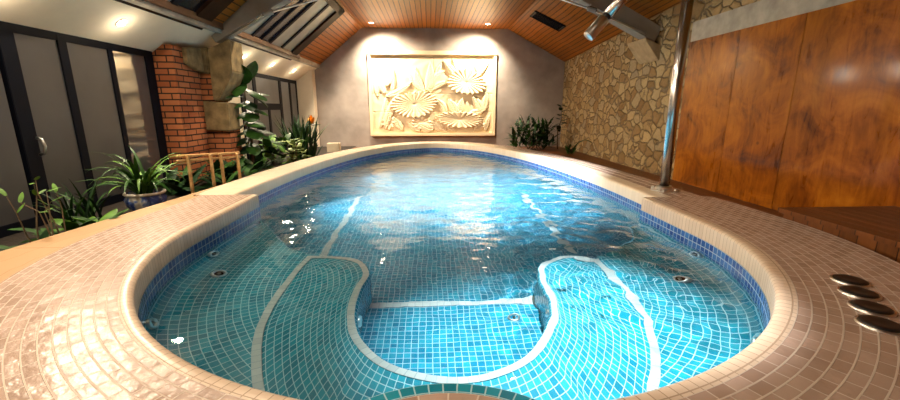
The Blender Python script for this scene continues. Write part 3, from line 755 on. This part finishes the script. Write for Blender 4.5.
# ------------------------------------------------------------------ plants
def leaf(m, base, az, el, L, wd, droop=.8, n=8, shape='lance', fold=.15, twist=0):
    """one curved leaf blade; az/el = direction it leaves in, droop bends it down"""
    p = Vector(base); e = el; step = L / n; rows = []
    h = Vector((math.cos(az), math.sin(az), 0)); side = Vector((-math.sin(az), math.cos(az), 0))
    side = (side + Vector((0, 0, twist))).normalized()
    for i in range(n + 1):
        t = i / n
        if shape == 'lance': w_ = math.sin(PI * min(1, .12 + .88 * t)) ** .7
        elif shape == 'strap': w_ = min(1, .55 + t * 2) * (1 - t ** 4)
        elif shape == 'oval': w_ = math.sin(PI * min(1, max(0, t - .12) / .88 * .97 + .02)) ** .6 if t > .12 else .05
        else: w_ = (math.sin(PI * (max(0, t - .1) / .9) ** .65) if t > .1 else .04) * (.75 + .25 * math.sin(t * 22))
        w_ = max(.02, w_) * wd / 2; d = h * math.cos(e) + Vector((0, 0, math.sin(e)))
        up = d.cross(side)
        rows.append((p - side * w_ + up * -w_ * fold * 2, p, p + side * w_ + up * -w_ * fold * 2))
        p = p + d * step; e -= droop / n * (.4 + 1.2 * t)
    vs = [q for r in rows for q in r]; fs = []
    for i in range(n):
        for k in (0, 1): fs.append([i * 3 + k, i * 3 + k + 1, i * 3 + k + 4, i * 3 + k + 3])
    m.add(vs, fs); return p
R = random.uniform
def plant(name, loc, lab, cat='plant', group=None):
    t = empty(name, loc); tag(t, lab, cat, group); return t
G0 = -.235
# spider plant in glazed pot
t = plant('potted_plant', (-3.42, 4.86, G0), 'arching strap-leaved plant in a blue and white glazed pot', 'potted plant')
m = MB(); m.lathe([(.12, 0), (.15, .03), (.20, .12), (.215, .19), (.19, .235), (.205, .25), (.20, .258), (.175, .25), (.165, .22), (.001, .22)], n=28); m.build('pot', M['pot'], t, True)
m = MB(); m.lathe([(.205, .235), (.215, .25), (.205, .266), (.18, .262)], n=28); m.build('pot_rim', M['glazed_white'], t, True)
for mat, cnt in (('green', 34), ('bright_green', 26)):
    m = MB()
    for k in range(cnt): leaf(m, (R(-.06, .06), R(-.06, .06), .22), R(0, 2 * PI), R(.75, 1.45), R(.45, .85), R(.032, .05), R(1.2, 2.6), 9, 'strap')
    m.build('foliage', M[mat], t, True)
# fiddle leaf fig
t = plant('fiddle_leaf_fig', (-3.52, 8.06, G0), 'tall fig tree with large rounded leaves in front of the stone pier', 'plant')
m = MB(); m.tube([(0, 0, 0), (.02, .03, .6), (-.02, .04, 1.1), (0, 0, 1.62)], [.03, .026, .02, .012], 8); m.build('trunk', M['trunk'], t, True)
m = MB(); m2 = MB()
for k in range(26):
    z = .55 + 1.15 * k / 25; az = -1.0 + R(-1.7, 1.7); q = m if k % 3 else m2
    leaf(q, (0, .02, z), az, R(-.45, .25), R(.38, .55), R(.26, .38), R(.6, 1.2), 9, 'oval', .12)
for az, z in ((-1.4, 1.60), (-.2, 1.66), (2.7, 1.5)): leaf(m, (0, 0, z), az, 1.15, .52, .40, .5, 9, 'oval', .1)
m.build('foliage', M['green'], t, True); m2.build('foliage', M['dark_green'], t, True)
# split-leaf philodendron under it
t = plant('split_leaf_plant', (-3.28, 7.05, G0), 'low dark split-leaf plant spilling over the bed behind the bamboo rail', 'plant')
m = MB(); m2 = MB()
for k in range(46):
    az = R(0, 2 * PI); b = (R(-.25, .3), R(-.45, .5), R(0, .15)); leaf(m if k % 2 else m2, b, az, R(.5, 1.3), R(.35, .6), R(.14, .24), R(.9, 1.8), 10, 'split', .12)
m.build('foliage', M['dark_green'], t, True); m2.build('foliage', M['green'], t, True)
t = plant('leafy_shrub', (-3.45, 8.95, G0), 'bushy green shrub below the far glazing, right of the fig tree', 'plant')
m = MB(); m2 = MB()
for k in range(70):
    az = R(0, 2 * PI); b = (R(-.35, .3), R(-.5, .5), R(0, .55)); leaf(m if k % 3 else m2, b, az, R(.2, 1.2), R(.25, .45), R(.10, .18), R(.6, 1.5), 8, 'lance', .12)
m.build('foliage', M['green'], t, True); m2.build('foliage', M['bright_green'], t, True)
st_ = MB()
for k in range(6): st_.tube([(0, 0, 0), (R(-.2, .2), R(-.3, .3), .5)], .012, 6)
st_.build('stem', M['trunk'], t)
# variegated shrub
t = plant('variegated_shrub', (-2.92, 8.75, G0), 'small shrub with pale cream-green leaves beside the dark strap-leaved clump', 'plant')
m = MB()
for k in range(46): leaf(m, (R(-.15, .15), R(-.2, .2), R(.1, .55)), R(0, 2 * PI), R(.1, 1.0), R(.14, .24), R(.08, .13), R(.5, 1.3), 7, 'oval', .1)
m.build('foliage', M['pale_green'], t, True)
m = MB()
for k in range(5): m.tube([(0, 0, 0), (R(-.12, .12), R(-.16, .16), .5)], .008, 6)
m.build('stem', M['trunk'], t)
# strap leaved clump (sword leaves)
t = plant('sword_leaf_clump', (-3.12, 9.9, G0), 'upright clump of dark sword-shaped leaves in front of the far glazing', 'plant')
m = MB(); m2 = MB()
for k in range(64): leaf(m if k % 4 else m2, (R(-.22, .22), R(-.4, .35), 0), R(0, 2 * PI), R(1.1, 1.52), R(.75, 1.18), R(.06, .095), R(.1, .6), 8, 'strap', .25)
m.build('foliage', M['dark_green'], t, True); m2.build('foliage', M['green'], t, True)
# bird of paradise flower
t = plant('bird_of_paradise', (-3.05, 10.6, G0), 'single orange crested flower on a tall stalk beside the white pilaster', 'flower')
m = MB(); m.tube([(0, 0, 0), (-.03, -.02, .45), (-.02, 0, .85)], .012, 8); m.build('stalk', M['green'], t, True)
m = MB()
for az, el, L in ((-.2, .5, .24), (.2, .9, .26), (.0, 1.3, .25), (2.9, 1.1, .2), (-.6, .2, .2), (3.3, .6, .16)): leaf(m, (-.02, 0, .84), az - .9, el, L, .11, .3, 6, 'lance', .2)
m.build('petals', M['orange'], t, True)
m = MB(); leaf(m, (-.04, 0, .82), 0, .05, .3, .05, .1, 6, 'lance', .5); m.build('beak', M['green'], t, True)
m = MB()
for k in range(8): leaf(m, (R(-.05, .05), R(-.1, .1), 0), R(0, 6.28), R(.9, 1.4), R(.35, .6), .09, .6, 8, 'lance')
m.build('foliage', M['dark_green'], t, True)
# low leafy plants at the near left
def rosette(loc, lab, cnt, L, wd, mat, shape='oval', name='low_plant', el=(.3, 1.1), droop=(.6, 1.4)):
    t = plant(name, loc, lab); m = MB(); m2 = MB()
    for k in range(cnt): leaf(m if k % 3 else m2, (R(-.12, .12), R(-.18, .18), R(0, .06)), R(0, 2 * PI), R(*el), R(L * .7, L), R(wd * .7, wd), R(*droop), 8, shape, .12)
    m.build('foliage', M[mat], t, True); m2.build('foliage', M['bright_green' if mat == 'green' else 'green'], t, True); return t
rosette((-3.35, 3.85, G0), 'low clump of broad green leaves at the foot of the near glazing', 26, .42, .15, 'green')
rosette((-3.30, 3.25, G0), 'dark low leafy plant at the left picture edge', 24, .34, .13, 'dark_green')
rosette((-3.72, 6.0, G0), 'dark low foliage between the brick pillar and the glazed pot', 34, .55, .16, 'dark_green', 'lance')
rosette((-3.2, 6.3, G0), 'dark low foliage under the bamboo rail', 38, .42, .14, 'dark_green', 'lance')
rosette((-3.6, 4.2, G0), 'wispy dark grass clump left of the glazed pot', 30, .62, .03, 'dark_green', 'strap', 'grass_clump', (.9, 1.5), (.5, 1.8))
t = plant('twiggy_plant', (-3.25, 3.42, G0), 'thin bare twigs with a few small leaves before the dark door post')
m = MB(); lf = MB()
for k in range(7):
    a = Vector((R(-.1, .1), R(-.15, .15), 0)); b = a + Vector((R(-.12, .12), R(-.12, .12), R(.35, .6))); c = b + Vector((R(-.1, .1), R(-.1, .1), R(.05, .15)))
    m.tube([a, a.lerp(b, .5) + Vector((R(-.04, .04), 0, 0)), b, c], [.007, .006, .004, .003], 6)
    for q in (b, c): leaf(lf, q, R(0, 6.28), R(0, 1), .1, .035, .5, 5)
m.build('stem', M['trunk'], t); lf.build('foliage', M['bright_green'], t, True)
# far right corner: bushy fern, arched leaf, wall twig
t = plant('corner_fern', (3.32, 12.75, ZD), 'bushy dark green fern in the far corner by the stone wall')
m = MB(); m2 = MB()
for k in range(230):
    az = R(0, 2 * PI); b = (R(-.7, .6), R(-.3, .3), R(0, .72)); leaf(m if k % 3 else m2, b, az, R(.2, 1.4), R(.3, .55), R(.08, .16), R(.6, 1.6), 8, 'split', .12)
m.build('foliage', M['dark_green'], t, True); m2.build('foliage', M['green'], t, True)
m = MB()
for k in range(10): m.tube([(R(-.3, .3), R(-.2, .2), 0), (R(-.45, .45), R(-.25, .25), .5)], .012, 6)
m.build('stem', M['trunk'], t)
t = plant('climbing_plant', (4.12, 12.85, ZD), 'thin climbing plant rising in the corner where plaster meets stone')
m = MB(); m.tube([(0, 0, 0), (.0, .1, .6), (.12, .1, 1.0), (.1, .15, 1.32)], [.02, .016, .012, .006], 8); m.build('stem', M['trunk'], t, True)
m = MB()
for k in range(16): z = .55 + .85 * k / 15; leaf(m, (.08, .12, z), -1.6 + R(-1.2, 1.2), R(-.2, 1.1), R(.2, .32), R(.10, .15), R(.4, 1.2), 6, 'lance')
m.build('foliage', M['dark_green'], t, True)
t = plant('arching_plant', (4.1, 11.5, ZD), 'plant with one long arched leaf against the foot of the stone wall')
m = MB()
leaf(m, (0, 0, 0), -.9, 1.25, .95, .10, 2.6, 12, 'strap')
for k in range(9): leaf(m, (R(-.1, .1), R(-.2, .2), 0), R(0, 6.28), R(.7, 1.3), R(.3, .5), .08, R(.6, 1.6), 8, 'lance')
m.build('foliage', M['green'], t, True)

# bamboo rail
t = empty('bamboo_rail', (-3.0, 5.6, G0)); tag(t, 'low bamboo rail of lashed canes standing in the planting bed', 'rail')
def cane(name, a, b, r=.019):
    m = MB(); a, b = Vector(a), Vector(b); pts, rs = [], []
    n = max(3, int((b - a).length / .16))
    for i in range(n + 1):
        p = a.lerp(b, i / n); d = (b - a).normalized() * .012
        pts += [p - d, p, p + d]; rs += [r, r * 1.18, r]
    m.tube(pts, rs, 10); off(m, t).build(name, M['bamboo'], t, True)
A0, B0 = Vector((-3.22, 5.25, 0)), Vector((-2.86, 6.12, 0))
for z in (.39, .33): cane('rail', A0 + Vector((0, 0, z + .01)), B0 + Vector((0, 0, z - .04)))
for f, zz in ((.10, .40), (.45, .37), (.62, .37), (.92, .34)): p = A0.lerp(B0, f); cane('post', p + Vector((.04, 0, G0)), p + Vector((.04, 0, zz)), .022)

# ------------------------------------------------------------------ lamps
def spot(name, loc, aim, watt, size, blend=.6, col=(1, .82, .60), r=.05):
    l = bpy.data.lights.new(name, 'SPOT'); l.energy = watt; l.spot_size = math.radians(size); l.spot_blend = blend; l.color = col; l.shadow_soft_size = r
    o = bpy.data.objects.new(name, l); o.location = loc; o.rotation_euler = (Vector(aim) - Vector(loc)).to_track_quat('-Z', 'Y').to_euler(); COL.objects.link(o); return o
def downlight(p, n, lab, grp):
    t = empty('recessed_spotlight', p); tag(t, lab, 'light', grp)
    q = Vector(n).to_track_quat('Z', 'Y'); t.rotation_mode = 'QUATERNION'; t.rotation_quaternion = q
    m = MB(); m.lathe([(.075, -.004), (.075, .008), (.066, .012), (.060, .004)], n=24); m.build('ring', M['brushed'], t, True)
    m = MB(); m.lathe([(.061, .006), (.03, .008), (.001, .008)], n=24); m.build('bulb', M['lamp'], t, True)
sn = Vector((SO[1] - SI[1], 0, -(SO[0] - SI[0]))).normalized()
def soff(x, y): return Vector((x, y, SI[1] + (x - SI[0]) / (SO[0] - SI[0]) * (SO[1] - SI[1])))
names = {1.9: 'recessed soffit spotlight behind the viewer on the left', 4.2: 'recessed soffit spotlight at the top left picture edge', 5.68: 'recessed soffit spotlight above the near glazing', 9.14: 'nearest of three soffit spotlights beyond the stone pier', 10.7: 'middle of three soffit spotlights beyond the stone pier', 12.32: 'farthest of three soffit spotlights, by the end wall', -.6: 'recessed soffit spotlight behind the viewer, by the front wall'}
for y in (-.6, 1.9, 4.2, 5.68, 9.14, 10.7, 12.32):
    p = soff(-3.92, y); downlight(p - sn * -.0 + Vector((0, 0, 0)), -sn if sn.z > 0 else sn, names[y], 'soffit spotlights')
    d = (-sn if sn.z > 0 else sn)
    spot('soffit_lamp', p + d * .05, p + d * .05 + Vector((.72, 0, -.70)), 150 if y < 5 else 230, 132, .8)
    l = bpy.data.lights.new('soffit_fill', 'POINT'); l.energy = 2.6; l.color = (1, .84, .62); l.shadow_soft_size = .03  # added fill light without a fixture, brightens the soffit round each spotlight
    o = bpy.data.objects.new('soffit_fill', l); o.location = p + d * .16; COL.objects.link(o)
for x, y, lab in ((-1.74, 13.0, 'ceiling spotlight above the left half of the relief'), (1.79, 13.0, 'ceiling spotlight above the right half of the relief')):
    downlight(Vector((x, y, RZ)), (0, 0, -1), lab, 'ceiling spotlights')
    spot('ceiling_lamp', (x, y, RZ - .05), (x * .72, 13.75, 1.5), 800, 125, 1.0)
for x, y in ((-2.05, 8.0), (-2.05, 4.6), (-2.05, 1.2)):
    downlight(Vector((x, y, RZ)), (0, 0, -1), 'ceiling spotlight along the left side, %s' % ('near the stone pier' if y > 7 else 'beside the brick pillar' if y > 3 else 'beside the viewer'), 'ceiling spotlights')
    spot('ceiling_lamp', (x, y, RZ - .05), (x + .5, y, 0), 200, 165, .7)
p = Vector((1.0, 2.6, RZ)); downlight(p, (0, 0, -1), 'cool white ceiling spotlight right above the shallow end', 'ceiling spotlights')
spot('ceiling_lamp', (p.x, p.y, RZ - .05), (.85, 2.45, -.6), 3600, 42, 1.0, (1, .98, .95), .03)
p = Vector((1.5, 6.6, RZ)); downlight(p, (0, 0, -1), 'unseen cool white spotlight added above the middle of the pool to brighten it', 'ceiling spotlights')
spot('ceiling_lamp', (p.x, p.y, RZ - .05), (1.0, 7.2, -.6), 4800, 70, 1.0, (.95, .98, 1), .03)  # unseen lamp added to brighten the right half of the main basin
# underwater lamps in the pool walls
spot('underwater_lamp', (-2.2, 6.4, -.7), (2.0, 5.5, -1.2), 200, 120, .9, (.75, .97, 1), .15)
spot('underwater_lamp', (-1.9, 8.8, -.7), (2.0, 8.0, -1.2), 200, 120, .9, (.75, .97, 1), .15)
W = bpy.data.worlds.new('night'); S.world = W; W.use_nodes = True
W.node_tree.nodes['Background'].inputs[0].default_value = (.35, .42, .6, 1); W.node_tree.nodes['Background'].inputs[1].default_value = .05

# light from the ceiling bends through the water onto the tiles
wat.cycles.is_caustics_caster = True
for o in COL.objects:
    if o.type == 'MESH' and o.parent == pool: o.cycles.is_caustics_receiver = True
for l in bpy.data.lights:
    if l.name.startswith('ceiling_lamp') or l.name.startswith('soffit_lamp'): l.cycles.is_caustics_light = True

# ------------------------------------------------------------------ camera
cam = bpy.data.cameras.new('camera'); cam.sensor_width = 36; cam.lens = 16; cam.clip_start = .02
co = bpy.data.objects.new('camera', cam); COL.objects.link(co); co.location = (0, 0, 1.0)
pitch = math.radians(12.95); yaw = math.atan(20 / (400 / math.cos(pitch)))
co.rotation_euler = (PI / 2 - pitch, 0, -yaw); S.camera = co
